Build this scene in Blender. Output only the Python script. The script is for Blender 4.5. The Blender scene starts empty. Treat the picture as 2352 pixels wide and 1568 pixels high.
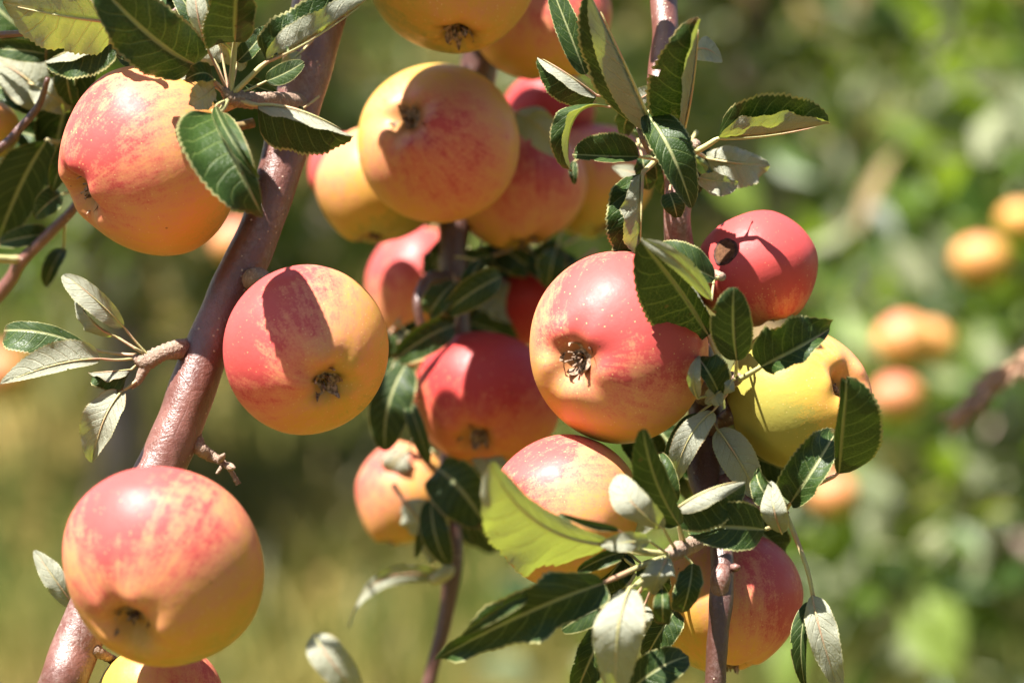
import bpy, bmesh, math, random
import numpy as np
from mathutils import Vector, Matrix
from mathutils.bvhtree import BVHTree

random.seed(7); rng = np.random.default_rng(7)
scene = bpy.context.scene
COL = scene.collection

# ------------------------------------------------------------------ camera, sky, sun, exposure
D0 = 1.05                      # focus distance (m)
WIDE = 0.36                    # picture width per metre of depth (100 mm lens on 36 mm)
PITCH = math.radians(12.0)
CAM = Vector((0.0, 0.0, 1.55))
RIGHT = Vector((1, 0, 0))
UP = Vector((0, math.sin(PITCH), math.cos(PITCH)))
FWD = Vector((0, math.cos(PITCH), -math.sin(PITCH)))
camd = bpy.data.cameras.new('camera'); camo = bpy.data.objects.new('camera', camd); COL.objects.link(camo)
camo.matrix_world = Matrix(((RIGHT.x, UP.x, -FWD.x, CAM.x), (RIGHT.y, UP.y, -FWD.y, CAM.y),
                            (RIGHT.z, UP.z, -FWD.z, CAM.z), (0, 0, 0, 1)))
camd.lens = 100.0; camd.sensor_width = 36.0; camd.sensor_fit = 'HORIZONTAL'
camd.clip_start = 0.02; camd.clip_end = 500.0
camd.dof.use_dof = True; camd.dof.focus_distance = D0 - 0.012; camd.dof.aperture_fstop = 5.4
scene.camera = camo

SUN_CAM = Vector((-0.36, 0.85, 0.36)).normalized()           # right, up, towards the camera
SUN = (RIGHT * SUN_CAM.x + UP * SUN_CAM.y - FWD * SUN_CAM.z).normalized()
world = bpy.data.worlds.new('World'); scene.world = world; world.use_nodes = True
wn = world.node_tree; wn.nodes.clear()
sky = wn.nodes.new('ShaderNodeTexSky'); sky.sky_type = 'NISHITA'; sky.sun_disc = False
sky.sun_elevation = math.asin(SUN.z); sky.sun_rotation = math.atan2(SUN.x, SUN.y)
bg = wn.nodes.new('ShaderNodeBackground'); bg.inputs['Strength'].default_value = 0.05
wo = wn.nodes.new('ShaderNodeOutputWorld')
wn.links.new(sky.outputs[0], bg.inputs[0]); wn.links.new(bg.outputs[0], wo.inputs[0])
sund = bpy.data.lights.new('sun', 'SUN'); sund.energy = 5.0; sund.angle = math.radians(0.55); sund.color = (1.0, 0.95, 0.87)
suno = bpy.data.objects.new('sun', sund); COL.objects.link(suno)
suno.location = CAM + SUN * 20; suno.rotation_euler = SUN.to_track_quat('Z', 'Y').to_euler()
vs = scene.view_settings
vs.view_transform = 'Standard'; vs.look = 'None'; vs.gamma = 1.0; vs.use_curve_mapping = False
vs.exposure = 1.9
cy = scene.cycles
cy.use_denoising = True; cy.max_bounces = 6; cy.diffuse_bounces = 2; cy.glossy_bounces = 2
cy.transmission_bounces = 4; cy.sample_clamp_indirect = 4.0; cy.caustics_reflective = False; cy.caustics_refractive = False

# ------------------------------------------------------------------ pixel + depth -> place
def kpx(D): return WIDE * D / 2352.0
def camp(u, v, dz=0.0):
    """picture position (2352 px wide) and millimetres beyond the focus plane -> (x, y, depth)"""
    D = D0 + dz / 1000.0; k = kpx(D)
    return np.array([(u - 1176.0) * k, (784.0 - v) * k, D])
def c2w(p): return CAM + RIGHT * float(p[0]) + UP * float(p[1]) + FWD * float(p[2])
def W(u, v, dz=0.0): return c2w(camp(u, v, dz))
def c2w_np(P):
    P = np.asarray(P, float)
    R, U, F = np.array(RIGHT), np.array(UP), np.array(FWD)
    return np.array(CAM) + P[:, :1] * R + P[:, 1:2] * U + P[:, 2:3] * F
def dirw(x, y, z): return (RIGHT * x + UP * y - FWD * z).normalized()   # z towards the camera

# ------------------------------------------------------------------ scene graph helpers
def tag(o, label=None, cat=None, group=None, kind=None):
    if label: o['label'] = label
    if cat: o['category'] = cat
    if group: o['group'] = group
    if kind: o['kind'] = kind
    return o
def empty(name, loc):
    o = bpy.data.objects.new(name, None); o.empty_display_size = 0.02; COL.objects.link(o); o.location = loc; return o
def link_mesh(name, me, parent=None, loc=None):
    o = bpy.data.objects.new(name, me); COL.objects.link(o)
    if parent: o.parent = parent
    if loc is not None: o.location = loc
    return o
def mesh_from(name, verts, faces, mats, smooth=True, midx=None, uvs=None):
    me = bpy.data.meshes.new(name)
    me.from_pydata([tuple(map(float, v)) for v in verts], [], [tuple(map(int, f)) for f in faces])
    for m in mats: me.materials.append(m)
    if midx is not None: me.polygons.foreach_set('material_index', np.asarray(midx, np.int32))
    if smooth: me.polygons.foreach_set('use_smooth', np.ones(len(me.polygons), bool))
    if uvs is not None:
        uvl = me.uv_layers.new(name='UVMap')
        li = np.empty(len(me.loops), np.int32); me.loops.foreach_get('vertex_index', li)
        uvl.data.foreach_set('uv', np.asarray(uvs, np.float32)[li].ravel())
    me.update(); return me

# ------------------------------------------------------------------ node helper
class NT:
    def __init__(s, name):
        s.m = bpy.data.materials.new(name); s.m.use_nodes = True; s.t = s.m.node_tree; s.t.nodes.clear()
    def n(s, typ, **kw):
        nd = s.t.nodes.new(typ)
        for k, v in kw.items(): setattr(nd, k, v)
        return nd
    def put(s, sock, val):
        if val is None: return
        if isinstance(val, bpy.types.NodeSocket): s.t.links.new(val, sock)
        else: sock.default_value = val
    def M(s, op, a, b=None, c=None, clamp=False):
        nd = s.n('ShaderNodeMath', operation=op, use_clamp=clamp)
        for i, x in enumerate((a, b, c)): s.put(nd.inputs[i], x)
        return nd.outputs[0]
    def V(s, op, a, b=None):
        nd = s.n('ShaderNodeVectorMath', operation=op)
        s.put(nd.inputs[0], a); s.put(nd.inputs[1], b)
        return nd.outputs['Value'] if op in ('DOT_PRODUCT', 'LENGTH', 'DISTANCE') else nd.outputs[0]
    def scale(s, a, f):
        nd = s.n('ShaderNodeVectorMath', operation='SCALE'); s.put(nd.inputs[0], a); s.put(nd.inputs['Scale'], f); return nd.outputs[0]
    def comb(s, x, y, z):
        nd = s.n('ShaderNodeCombineXYZ')
        for i, v in enumerate((x, y, z)): s.put(nd.inputs[i], v)
        return nd.outputs[0]
    def sep(s, v):
        nd = s.n('ShaderNodeSeparateXYZ'); s.put(nd.inputs[0], v); return nd.outputs
    def noise(s, vec, sc, det=3.0, rough=0.55, dist=0.0):
        nd = s.n('ShaderNodeTexNoise'); s.put(nd.inputs['Vector'], vec); nd.inputs['Scale'].default_value = sc
        nd.inputs['Detail'].default_value = det; nd.inputs['Roughness'].default_value = rough; nd.inputs['Distortion'].default_value = dist
        return nd.outputs['Fac']
    def vor(s, vec, sc, feature='F1', rnd=1.0, out='Distance'):
        nd = s.n('ShaderNodeTexVoronoi', feature=feature); s.put(nd.inputs['Vector'], vec); nd.inputs['Scale'].default_value = sc
        nd.inputs['Randomness'].default_value = rnd; return nd.outputs[out]
    def ss(s, x, a, b, lo=0.0, hi=1.0):
        nd = s.n('ShaderNodeMapRange', interpolation_type='SMOOTHSTEP'); s.put(nd.inputs['Value'], x)
        nd.inputs['From Min'].default_value = a; nd.inputs['From Max'].default_value = b
        nd.inputs['To Min'].default_value = lo; nd.inputs['To Max'].default_value = hi
        return nd.outputs[0]
    def mix(s, f, a, b, mode='MIX'):
        nd = s.n('ShaderNodeMix', data_type='RGBA', blend_type=mode, clamp_factor=True)
        s.put(nd.inputs[0], f); s.put(nd.inputs[6], c4(a)); s.put(nd.inputs[7], c4(b)); return nd.outputs[2]
    def ramp(s, f, stops):
        nd = s.n('ShaderNodeValToRGB'); e = nd.color_ramp.elements
        while len(e) > 1: e.remove(e[-1])
        e[0].position, e[0].color = stops[0][0], c4(stops[0][1])
        for p, c in stops[1:]:
            x = e.new(p); x.color = c4(c)
        s.put(nd.inputs[0], f); return nd.outputs[0]
    def bump(s, h, strength, dist):
        nd = s.n('ShaderNodeBump'); nd.inputs['Strength'].default_value = strength; nd.inputs['Distance'].default_value = dist
        s.put(nd.inputs['Height'], h); return nd.outputs[0]
    def bsdf(s, col, rough=0.5, spec=0.5, normal=None, **kw):
        nd = s.n('ShaderNodeBsdfPrincipled'); s.put(nd.inputs['Base Color'], c4(col)); s.put(nd.inputs['Roughness'], rough)
        s.put(nd.inputs['Specular IOR Level'], spec); s.put(nd.inputs['Normal'], normal)
        for k, v in kw.items(): s.put(nd.inputs[k.replace('_', ' ')], v)
        return nd.outputs[0]
    def out(s, sh):
        o = s.n('ShaderNodeOutputMaterial'); s.t.links.new(sh, o.inputs[0]); return s.m
    def attr(s, name, typ='OBJECT'):
        return s.n('ShaderNodeAttribute', attribute_type=typ, attribute_name=name)
def c4(c):
    if isinstance(c, (tuple, list)) and len(c) == 3: return (*c, 1.0)
    return c

# ------------------------------------------------------------------ materials
def leaf_material():
    t = NT('apple_leaf')
    uv = t.n('ShaderNodeUVMap', uv_map='UVMap').outputs[0]
    sx = t.sep(uv); uu = sx[0]; vv = t.M('MULTIPLY_ADD', sx[1], 2.0, -1.0); av = t.M('ABSOLUTE', vv)
    rnd = t.n('ShaderNodeObjectInfo').outputs['Random']
    obj = t.n('ShaderNodeTexCoord').outputs['Object']
    # pinnate side veins sweeping forward, midrib, fine net
    wob = t.M('MULTIPLY', t.noise(obj, 90.0, 1.0), 0.55)
    ph = t.M('ADD', t.M('SUBTRACT', t.M('MULTIPLY', uu, 8.0), t.M('MULTIPLY', t.M('POWER', av, 1.25), 1.7)), wob)
    ph = t.M('ADD', ph, t.M('MULTIPLY', t.M('GREATER_THAN', vv, 0.0), 0.45))
    tri = t.M('MULTIPLY', t.M('ABSOLUTE', t.M('SUBTRACT', t.M('FRACT', ph), 0.5)), 2.0)
    vein = t.M('MULTIPLY', t.ss(tri, 0.82, 0.98), t.ss(av, 0.97, 0.70))
    mid = t.ss(av, 0.10, 0.03)
    net = t.ss(t.vor(t.comb(t.M('MULTIPLY', uu, 34.0), t.M('MULTIPLY', vv, 9.0), rnd), 1.0, 'DISTANCE_TO_EDGE'), 0.10, 0.0)
    edge = t.ss(av, 0.91, 0.97)
    n1 = t.noise(obj, 70.0, 4.0, 0.6)
    n2 = t.noise(obj, 900.0, 2.0, 0.6)
    spot = t.M('MULTIPLY', t.ss(t.vor(obj, 95.0), 0.10, 0.05), t.M('GREATER_THAN', t.noise(obj, 40.0, 0.0), 0.6))
    top = t.mix(n1, (0.010, 0.026, 0.004), (0.030, 0.066, 0.009))
    top = t.mix(t.M('MULTIPLY', rnd, 0.45), top, (0.055, 0.100, 0.016))
    top = t.mix(t.M('MULTIPLY', net, 0.30), top, (0.07, 0.13, 0.025))
    top = t.mix(t.M('MULTIPLY', vein, 0.60), top, (0.14, 0.19, 0.05))
    top = t.mix(t.M('MULTIPLY', mid, 0.9), top, (0.36, 0.38, 0.17))
    top = t.mix(t.M('MULTIPLY', edge, 0.85), top, (0.48, 0.45, 0.19))
    top = t.mix(t.M('MULTIPLY', spot, 0.7), top, (0.16, 0.07, 0.03))
    und = t.mix(n1, (0.30, 0.315, 0.23), (0.46, 0.46, 0.37))
    und = t.mix(t.M('MULTIPLY', net, 0.30), und, (0.55, 0.56, 0.42))
    und = t.mix(t.M('MULTIPLY', vein, 0.55), und, (0.60, 0.57, 0.38))
    und = t.mix(t.M('MULTIPLY', mid, 0.8), und, (0.62, 0.58, 0.38))
    und = t.mix(t.M('MULTIPLY', edge, 0.5), und, (0.55, 0.50, 0.22))
    und = t.mix(t.ss(n2, 0.62, 0.72, 0.0, 0.35), und, (0.66, 0.66, 0.56))
    und = t.mix(t.M('MULTIPLY', spot, 0.6), und, (0.24, 0.12, 0.06))
    burn = t.M('MULTIPLY', t.ss(t.M('ADD', t.M('MULTIPLY', t.M('MAXIMUM', av, t.M('MULTIPLY', uu, 1.02)), 1.0), t.M('MULTIPLY', t.noise(obj, 55.0, 3.0), 0.5)), 1.20, 1.30), t.ss(rnd, 0.35, 0.6))
    top = t.mix(t.M('MULTIPLY', burn, 0.8), top, (0.20, 0.09, 0.035)); und = t.mix(t.M('MULTIPLY', burn, 0.7), und, (0.34, 0.20, 0.10))
    h = t.M('ADD', t.M('MULTIPLY', t.M('MAXIMUM', vein, mid), 0.8), t.M('ADD', t.M('MULTIPLY', net, 0.35), t.M('MULTIPLY', n1, 0.8)))
    bt = t.bump(t.M('MULTIPLY', h, -1.0), 0.6, 0.00035)
    bu = t.bump(t.M('ADD', h, t.M('MULTIPLY', n2, 0.5)), 0.8, 0.0006)
    s_top = t.bsdf(top, t.M('MULTIPLY_ADD', n1, 0.2, 0.36), 0.38, bt)
    s_und = t.bsdf(und, 0.72, 0.15, bu)
    tc = t.mix(t.M('MULTIPLY', t.M('MAXIMUM', vein, mid), 0.85), (0.31, 0.38, 0.045), (0.10, 0.115, 0.018))
    tc = t.mix(t.M('MULTIPLY', net, 0.4), tc, (0.25, 0.28, 0.02))
    tc = t.mix(t.M('MULTIPLY', n1, 0.5), tc, (0.34, 0.42, 0.03))
    tr = t.n('ShaderNodeBsdfTranslucent'); t.put(tr.inputs[0], tc)
    back = t.n('ShaderNodeNewGeometry').outputs['Backfacing']
    tc_top = t.mix(t.M('MULTIPLY', t.M('MAXIMUM', t.M('MAXIMUM', vein, mid), net), 0.5), (0.008, 0.018, 0.001), (0.06, 0.08, 0.008))
    t.put(tr.inputs[0], t.mix(back, tc_top, tc))
    sides = t.n('ShaderNodeMixShader'); t.put(sides.inputs[0], back); t.put(sides.inputs[1], s_top); t.put(sides.inputs[2], s_und)
    mx = t.n('ShaderNodeMixShader'); mx.inputs[0].default_value = 0.30
    t.put(mx.inputs[1], sides.outputs[0]); t.put(mx.inputs[2], tr.outputs[0])
    return t.out(mx.outputs[0])

def petiole_material():
    t = NT('leaf_stalk')
    obj = t.n('ShaderNodeTexCoord').outputs['Object']
    c = t.mix(t.ss(t.noise(obj, 60.0, 2.0), 0.45, 0.65), (0.40, 0.38, 0.17), (0.42, 0.25, 0.16))
    return t.out(t.bsdf(c, 0.55, 0.4, t.bump(t.noise(obj, 1500.0, 2.0), 0.5, 0.0003), Subsurface_Weight=0.1, Subsurface_Scale=0.002))

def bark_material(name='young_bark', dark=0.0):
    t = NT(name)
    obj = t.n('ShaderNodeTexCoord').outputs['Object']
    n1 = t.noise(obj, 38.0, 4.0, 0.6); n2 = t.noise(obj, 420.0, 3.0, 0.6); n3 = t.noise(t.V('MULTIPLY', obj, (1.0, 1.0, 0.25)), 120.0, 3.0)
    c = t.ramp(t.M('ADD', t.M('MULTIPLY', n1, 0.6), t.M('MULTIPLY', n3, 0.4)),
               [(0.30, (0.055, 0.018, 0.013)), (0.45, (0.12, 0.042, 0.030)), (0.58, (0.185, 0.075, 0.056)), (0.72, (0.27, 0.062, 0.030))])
    if dark: c = t.mix(dark, c, (0.05, 0.018, 0.014))  # darker copy of the bark, shade mixed into its colour
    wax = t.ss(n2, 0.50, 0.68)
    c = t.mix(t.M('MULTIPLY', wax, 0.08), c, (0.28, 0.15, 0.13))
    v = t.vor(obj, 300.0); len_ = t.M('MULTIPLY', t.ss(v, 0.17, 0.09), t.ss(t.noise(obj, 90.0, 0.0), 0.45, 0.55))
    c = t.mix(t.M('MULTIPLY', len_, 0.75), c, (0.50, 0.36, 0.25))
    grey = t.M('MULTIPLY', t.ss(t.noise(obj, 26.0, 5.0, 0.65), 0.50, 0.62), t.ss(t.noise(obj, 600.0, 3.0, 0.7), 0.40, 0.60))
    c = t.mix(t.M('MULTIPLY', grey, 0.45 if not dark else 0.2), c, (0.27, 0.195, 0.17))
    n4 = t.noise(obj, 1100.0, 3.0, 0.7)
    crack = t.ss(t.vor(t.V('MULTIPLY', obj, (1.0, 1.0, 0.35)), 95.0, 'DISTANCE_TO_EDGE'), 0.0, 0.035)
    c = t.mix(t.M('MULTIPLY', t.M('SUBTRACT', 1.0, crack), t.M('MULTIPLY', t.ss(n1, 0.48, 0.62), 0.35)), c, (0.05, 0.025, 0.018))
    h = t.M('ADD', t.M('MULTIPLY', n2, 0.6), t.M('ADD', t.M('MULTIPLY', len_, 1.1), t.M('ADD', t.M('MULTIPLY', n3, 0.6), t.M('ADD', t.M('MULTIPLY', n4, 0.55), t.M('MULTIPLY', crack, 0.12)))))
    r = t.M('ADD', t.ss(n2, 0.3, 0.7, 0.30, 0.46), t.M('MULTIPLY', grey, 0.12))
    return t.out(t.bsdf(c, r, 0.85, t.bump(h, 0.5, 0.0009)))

def spur_material():
    t = NT('wrinkled_bark')
    obj = t.n('ShaderNodeTexCoord').outputs['Object']
    n1 = t.noise(obj, 120.0, 4.0); n2 = t.noise(obj, 900.0, 3.0)
    c = t.mix(n1, (0.10, 0.052, 0.040), (0.40, 0.28, 0.20)); c = t.mix(t.ss(n2, 0.5, 0.7, 0.0, 0.5), c, (0.50, 0.40, 0.32))
    return t.out(t.bsdf(c, 0.7, 0.3, t.bump(t.M('ADD', n1, n2), 0.9, 0.001)))

def apple_material():
    t = NT('apple_skin')
    obj = t.n('ShaderNodeTexCoord').outputs['Object']
    bd = t.attr('blush_dir').outputs['Vector']; amt = t.attr('blush').outputs['Fac']; seed = t.attr('seed').outputs['Fac']
    hue = t.attr('ripe').outputs['Fac']; rad = t.attr('radius').outputs['Fac']
    p = t.V('DIVIDE', obj, t.comb(rad, rad, rad)); q = t.V('ADD', p, t.comb(seed, t.M('MULTIPLY', seed, 1.7), seed))
    px = t.sep(p)
    ang = t.M('ARCTAN2', px[1], px[0])
    rho = t.M('SQRT', t.M('ADD', t.M('MULTIPLY', px[0], px[0]), t.M('MULTIPLY', px[1], px[1])))
    pol = t.M('ARCTAN2', rho, px[2])
    st = t.comb(t.M('MULTIPLY', t.M('COSINE', ang), 1.0), t.M('MULTIPLY', t.M('SINE', ang), 1.0), t.M('ADD', t.M('MULTIPLY', pol, 0.13), seed))
    streak = t.noise(st, 9.0, 5.0, 0.62)
    stf = t.noise(st, 26.0, 3.0, 0.6)
    big = t.noise(q, 1.7, 3.0, 0.55); mott = t.noise(q, 7.0, 4.0, 0.62); fine = t.noise(q, 38.0, 3.0, 0.65)
    dn = t.V('DOT_PRODUCT', t.V('NORMALIZE', p), bd)
    m = t.M('ADD', t.M('MULTIPLY', dn, 0.55), amt)
    for x, k in ((big, 0.60), (mott, 0.50), (streak, 0.42), (stf, 0.24), (fine, 0.46), (t.noise(q, 85.0, 2.0, 0.6), 0.30)):
        m = t.M('ADD', m, t.M('MULTIPLY', t.M('SUBTRACT', x, 0.5), k))
    colA = t.ramp(m, [(0.0, (0.33, 0.285, 0.058)), (0.20, (0.53, 0.325, 0.052)), (0.44, (0.61, 0.300, 0.066)),
                      (0.68, (0.61, 0.255, 0.115)), (0.90, (0.57, 0.155, 0.100)), (1.0, (0.48, 0.070, 0.066))])
    colB = t.ramp(m, [(0.0, (0.56, 0.28, 0.035)), (0.30, (0.54, 0.14, 0.03)), (0.55, (0.48, 0.045, 0.03)), (0.8, (0.42, 0.022, 0.020)), (1.0, (0.36, 0.012, 0.014))])
    col = t.mix(hue, colA, colB)
    # lenticels: small pale dots, denser towards the eye of the fruit
    vd = t.vor(q, 17.0); vk = t.vor(q, 17.0, out='Color')
    size = t.ss(px[2], 0.3, -0.8, 0.095, 0.17)
    dot = t.M('MULTIPLY', t.ss(t.M('DIVIDE', vd, size), 1.0, 0.45), t.M('GREATER_THAN', t.sep(vk)[0], 0.35))
    col = t.mix(t.M('MULTIPLY', dot, 0.80), col, (0.74, 0.52, 0.22))
    # russet in the stem cavity, green-brown round the eye
    eye = t.M('MULTIPLY', t.ss(rho, 0.36, 0.10), t.M('LESS_THAN', px[2], 0.0))
    cav = t.M('MULTIPLY', t.ss(rho, 0.42, 0.12), t.M('GREATER_THAN', px[2], 0.0))
    col = t.mix(t.M('MULTIPLY', eye, 0.62), col, t.mix(mott, (0.22, 0.16, 0.035), (0.42, 0.22, 0.06)))
    col = t.mix(t.M('MULTIPLY', cav, 0.75), col, t.mix(mott, (0.38, 0.34, 0.07), (0.34, 0.19, 0.07)))
    spk = t.M('MULTIPLY', t.ss(t.vor(t.V('ADD', q, (5.0, 3.0, 1.0)), 3.3), 0.055, 0.03), 0.7)
    col = t.mix(spk, col, (0.12, 0.05, 0.025))
    bl = t.ss(t.noise(q, 3.0, 4.0, 0.65), 0.38, 0.75, 0.42, 0.60)
    h = t.M('ADD', t.M('MULTIPLY', mott, 1.0), t.M('ADD', t.M('MULTIPLY', fine, 0.16), t.M('MULTIPLY', big, 1.5)))
    nrm = t.bump(h, 0.13, 0.0012)
    sh = t.bsdf(col, bl, 0.28, nrm)
    return t.out(sh)

def simple(name, col, rough=0.6, spec=0.4, var=0.4, sc=200.0, bmp=0.0008, col2=None):
    t = NT(name); obj = t.n('ShaderNodeTexCoord').outputs['Object']
    n1 = t.noise(obj, sc, 4.0)
    c2 = col2 if col2 else tuple(x * (1 + var) for x in col)
    c = t.mix(t.ss(n1, 0.3, 0.7), tuple(x * (1 - var) for x in col), c2)
    return t.out(t.bsdf(c, rough, spec, t.bump(n1, 0.6, bmp)))

def crown_leaf_material():
    t = NT('far_leaf')
    g = t.n('ShaderNodeNewGeometry'); r = g.outputs['Random Per Island']
    c = t.ramp(r, [(0.0, (0.010, 0.024, 0.005)), (0.35, (0.030, 0.065, 0.010)), (0.60, (0.085, 0.140, 0.020)), (0.82, (0.14, 0.19, 0.032)), (0.95, (0.24, 0.16, 0.06)), (1.0, (0.30, 0.20, 0.12))])
    und = t.mix(r, (0.15, 0.17, 0.09), (0.27, 0.28, 0.17))
    a = t.bsdf(c, 0.46, 0.4); b = t.bsdf(und, 0.7, 0.25)
    s = t.n('ShaderNodeMixShader'); t.put(s.inputs[0], g.outputs['Backfacing']); t.put(s.inputs[1], a); t.put(s.inputs[2], b)
    tr = t.n('ShaderNodeBsdfTranslucent'); t.put(tr.inputs[0], (0.30, 0.46, 0.02, 1))
    m = t.n('ShaderNodeMixShader'); m.inputs[0].default_value = 0.28; t.put(m.inputs[1], s.outputs[0]); t.put(m.inputs[2], tr.outputs[0])
    return t.out(m.outputs[0])

def grass_material():
    t = NT('grass_blade'); g = t.n('ShaderNodeNewGeometry'); r = g.outputs['Random Per Island']
    pos = t.n('ShaderNodeTexCoord').outputs['Object']
    patch = t.noise(pos, 0.9, 3.0)
    k = t.M('ADD', t.M('MULTIPLY', r, 0.5), t.M('MULTIPLY', t.ss(patch, 0.35, 0.65), 0.5))
    c = t.ramp(k, [(0.0, (0.035, 0.075, 0.010)), (0.35, (0.095, 0.13, 0.022)), (0.65, (0.20, 0.175, 0.045)), (1.0, (0.30, 0.22, 0.085))])
    tr = t.n('ShaderNodeBsdfTranslucent'); t.put(tr.inputs[0], c)
    m = t.n('ShaderNodeMixShader'); m.inputs[0].default_value = 0.42; t.put(m.inputs[1], t.bsdf(c, 0.5, 0.4)); t.put(m.inputs[2], tr.outputs[0])
    return t.out(m.outputs[0])

def ground_material():
    t = NT('orchard_floor'); pos = t.n('ShaderNodeTexCoord').outputs['Object']
    a = t.noise(pos, 0.9, 3.0); b = t.noise(pos, 9.0, 5.0, 0.65); c_ = t.noise(pos, 60.0, 3.0)
    k = t.M('ADD', t.M('MULTIPLY', t.ss(a, 0.35, 0.65), 0.45), t.M('ADD', t.M('MULTIPLY', b, 0.4), t.M('MULTIPLY', c_, 0.2)))
    c = t.ramp(k, [(0.15, (0.05, 0.062, 0.012)), (0.40, (0.125, 0.112, 0.024)), (0.58, (0.22, 0.165, 0.045)), (0.85, (0.31, 0.215, 0.08))])
    return t.out(t.bsdf(c, 0.9, 0.2, t.bump(t.M('ADD', b, c_), 0.8, 0.03)))

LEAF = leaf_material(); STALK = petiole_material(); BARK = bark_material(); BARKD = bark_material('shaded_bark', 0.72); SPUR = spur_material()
SKIN = apple_material()
SEPAL = simple('dried_sepal', (0.15, 0.085, 0.055), 0.8, 0.2, 0.55, 700.0, 0.0006, (0.44, 0.30, 0.21))
STEM = simple('fruit_stalk', (0.22, 0.15, 0.06), 0.65, 0.3, 0.4, 250.0)
SCAB = simple('corky_scar', (0.10, 0.048, 0.024), 0.9, 0.15, 0.35, 600.0, 0.0005)
SCABRIM = simple('scar_rim', (0.07, 0.035, 0.028), 0.9, 0.15, 0.5, 600.0, 0.001)
FLEAF = crown_leaf_material(); GRASS = grass_material(); GROUND = ground_material()
TRUNK = simple('old_bark', (0.30, 0.22, 0.19), 0.85, 0.2, 0.45, 25.0, 0.01)
DRY = simple('dry_straw', (0.42, 0.25, 0.16), 0.7, 0.3, 0.35, 150.0)

# ------------------------------------------------------------------ large structure: ground
def build_ground():
    n = 90; xs = np.sign(np.linspace(-1, 1, n)) * np.abs(np.linspace(-1, 1, n)) ** 3 * 300.0
    X, Y = np.meshgrid(xs, xs + 6.0)
    Z = 0.03 * np.sin(X * 1.9 + 0.4) * np.cos(Y * 1.5) * np.exp(-(X ** 2 + (Y - 6) ** 2) / 400.0)
    V = np.stack([X.ravel(), Y.ravel(), Z.ravel()], 1)
    F = [(j * n + i, j * n + i + 1, (j + 1) * n + i + 1, (j + 1) * n + i) for j in range(n - 1) for i in range(n - 1)]
    o = link_mesh('ground', mesh_from('ground', V, F, [GROUND])); tag(o, kind='structure')
build_ground()

def gz(x, y): return 0.03 * math.sin(x * 1.9 + 0.4) * math.cos(y * 1.5) * math.exp(-(x * x + (y - 6) ** 2) / 400.0)

def build_grass():
    N = 95000
    y = 1.0 + 15.0 * rng.random(N) ** 1.1; x = (rng.random(N) - 0.5) * (5.0 + 1.1 * y)
    clump = np.sin(x * 5.1 + 1.0) * np.sin(y * 4.3) + 0.5 * np.sin(x * 11 + y * 7)
    h = (0.10 + 0.16 * rng.random(N)) * (1.0 + 0.35 * clump); h = np.clip(h, 0.04, 0.4)
    a = rng.random(N) * 2 * np.pi; w = 0.003 + 0.004 * rng.random(N)
    dx, dy = np.cos(a), np.sin(a); lean = h * (0.2 + 0.7 * rng.random(N)); b = rng.random(N) * 2 * np.pi
    z0 = np.array([gz(p, q) for p, q in zip(x, y)]) - 0.005
    V = np.empty((N, 5, 3))
    V[:, 0] = np.stack([x - dx * w, y - dy * w, z0], 1); V[:, 1] = np.stack([x + dx * w, y + dy * w, z0], 1)
    mx, my = x + np.cos(b) * lean * 0.3, y + np.sin(b) * lean * 0.3
    V[:, 2] = np.stack([mx - dx * w * .8, my - dy * w * .8, z0 + h * 0.6], 1); V[:, 3] = np.stack([mx + dx * w * .8, my + dy * w * .8, z0 + h * 0.6], 1)
    V[:, 4] = np.stack([x + np.cos(b) * lean, y + np.sin(b) * lean, z0 + h], 1)
    F = []
    for i in range(N):
        k = 5 * i; F.append((k, k + 1, k + 3, k + 2)); F.append((k + 2, k + 3, k + 4))
    o = link_mesh('grass', mesh_from('grass', V.reshape(-1, 3), F, [GRASS]))
    tag(o, 'sunlit olive and straw coloured grass covering the orchard floor', 'grass', kind='stuff')
build_grass()

# ------------------------------------------------------------------ tubes
def catmull(P, per=8):
    P = np.asarray(P, float); Q = np.vstack([2 * P[0] - P[1], P, 2 * P[-1] - P[-2]]); out = []
    for i in range(1, len(Q) - 2):
        for s in range(per):
            t = s / per
            out.append(0.5 * ((2 * Q[i]) + (-Q[i - 1] + Q[i + 1]) * t + (2 * Q[i - 1] - 5 * Q[i] + 4 * Q[i + 1] - Q[i + 2]) * t * t
                              + (-Q[i - 1] + 3 * Q[i] - 3 * Q[i + 1] + Q[i + 2]) * t ** 3))
    out.append(P[-1]); return np.array(out)
def tube_np(path, rad, sides=12, cap=True, lump=0.0, seed=0):
    path = np.asarray(path, float); n = len(path); rad = np.broadcast_to(rad, (n,)).astype(float)
    T = np.gradient(path, axis=0); T /= np.linalg.norm(T, axis=1)[:, None] + 1e-12
    ref = np.array([0.31, 0.9, 0.29]); ref = ref - T[0] * ref.dot(T[0])
    V, F = [], []; r_ = np.random.default_rng(seed)
    ph = r_.random((3,)) * 6.28
    for i in range(n):
        ref = ref - T[i] * ref.dot(T[i]); ref /= np.linalg.norm(ref); b = np.cross(T[i], ref)
        for s in range(sides):
            a = 2 * math.pi * s / sides
            l = 1 + lump * (math.sin(2 * a + ph[0] + i * 0.35) * 0.5 + math.sin(3 * a + ph[1] - i * 0.22) * 0.3 + math.sin(i * 0.8 + ph[2]) * 0.4)
            V.append(path[i] + (ref * math.cos(a) + b * math.sin(a)) * rad[i] * l)
    for i in range(n - 1):
        for s in range(sides):
            F.append((i * sides + s, i * sides + (s + 1) % sides, (i + 1) * sides + (s + 1) % sides, (i + 1) * sides + s))
    if cap:
        F.append(tuple(range(sides))[::-1]); F.append(tuple((n - 1) * sides + s for s in range(sides)))
    return np.array(V), F

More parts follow.
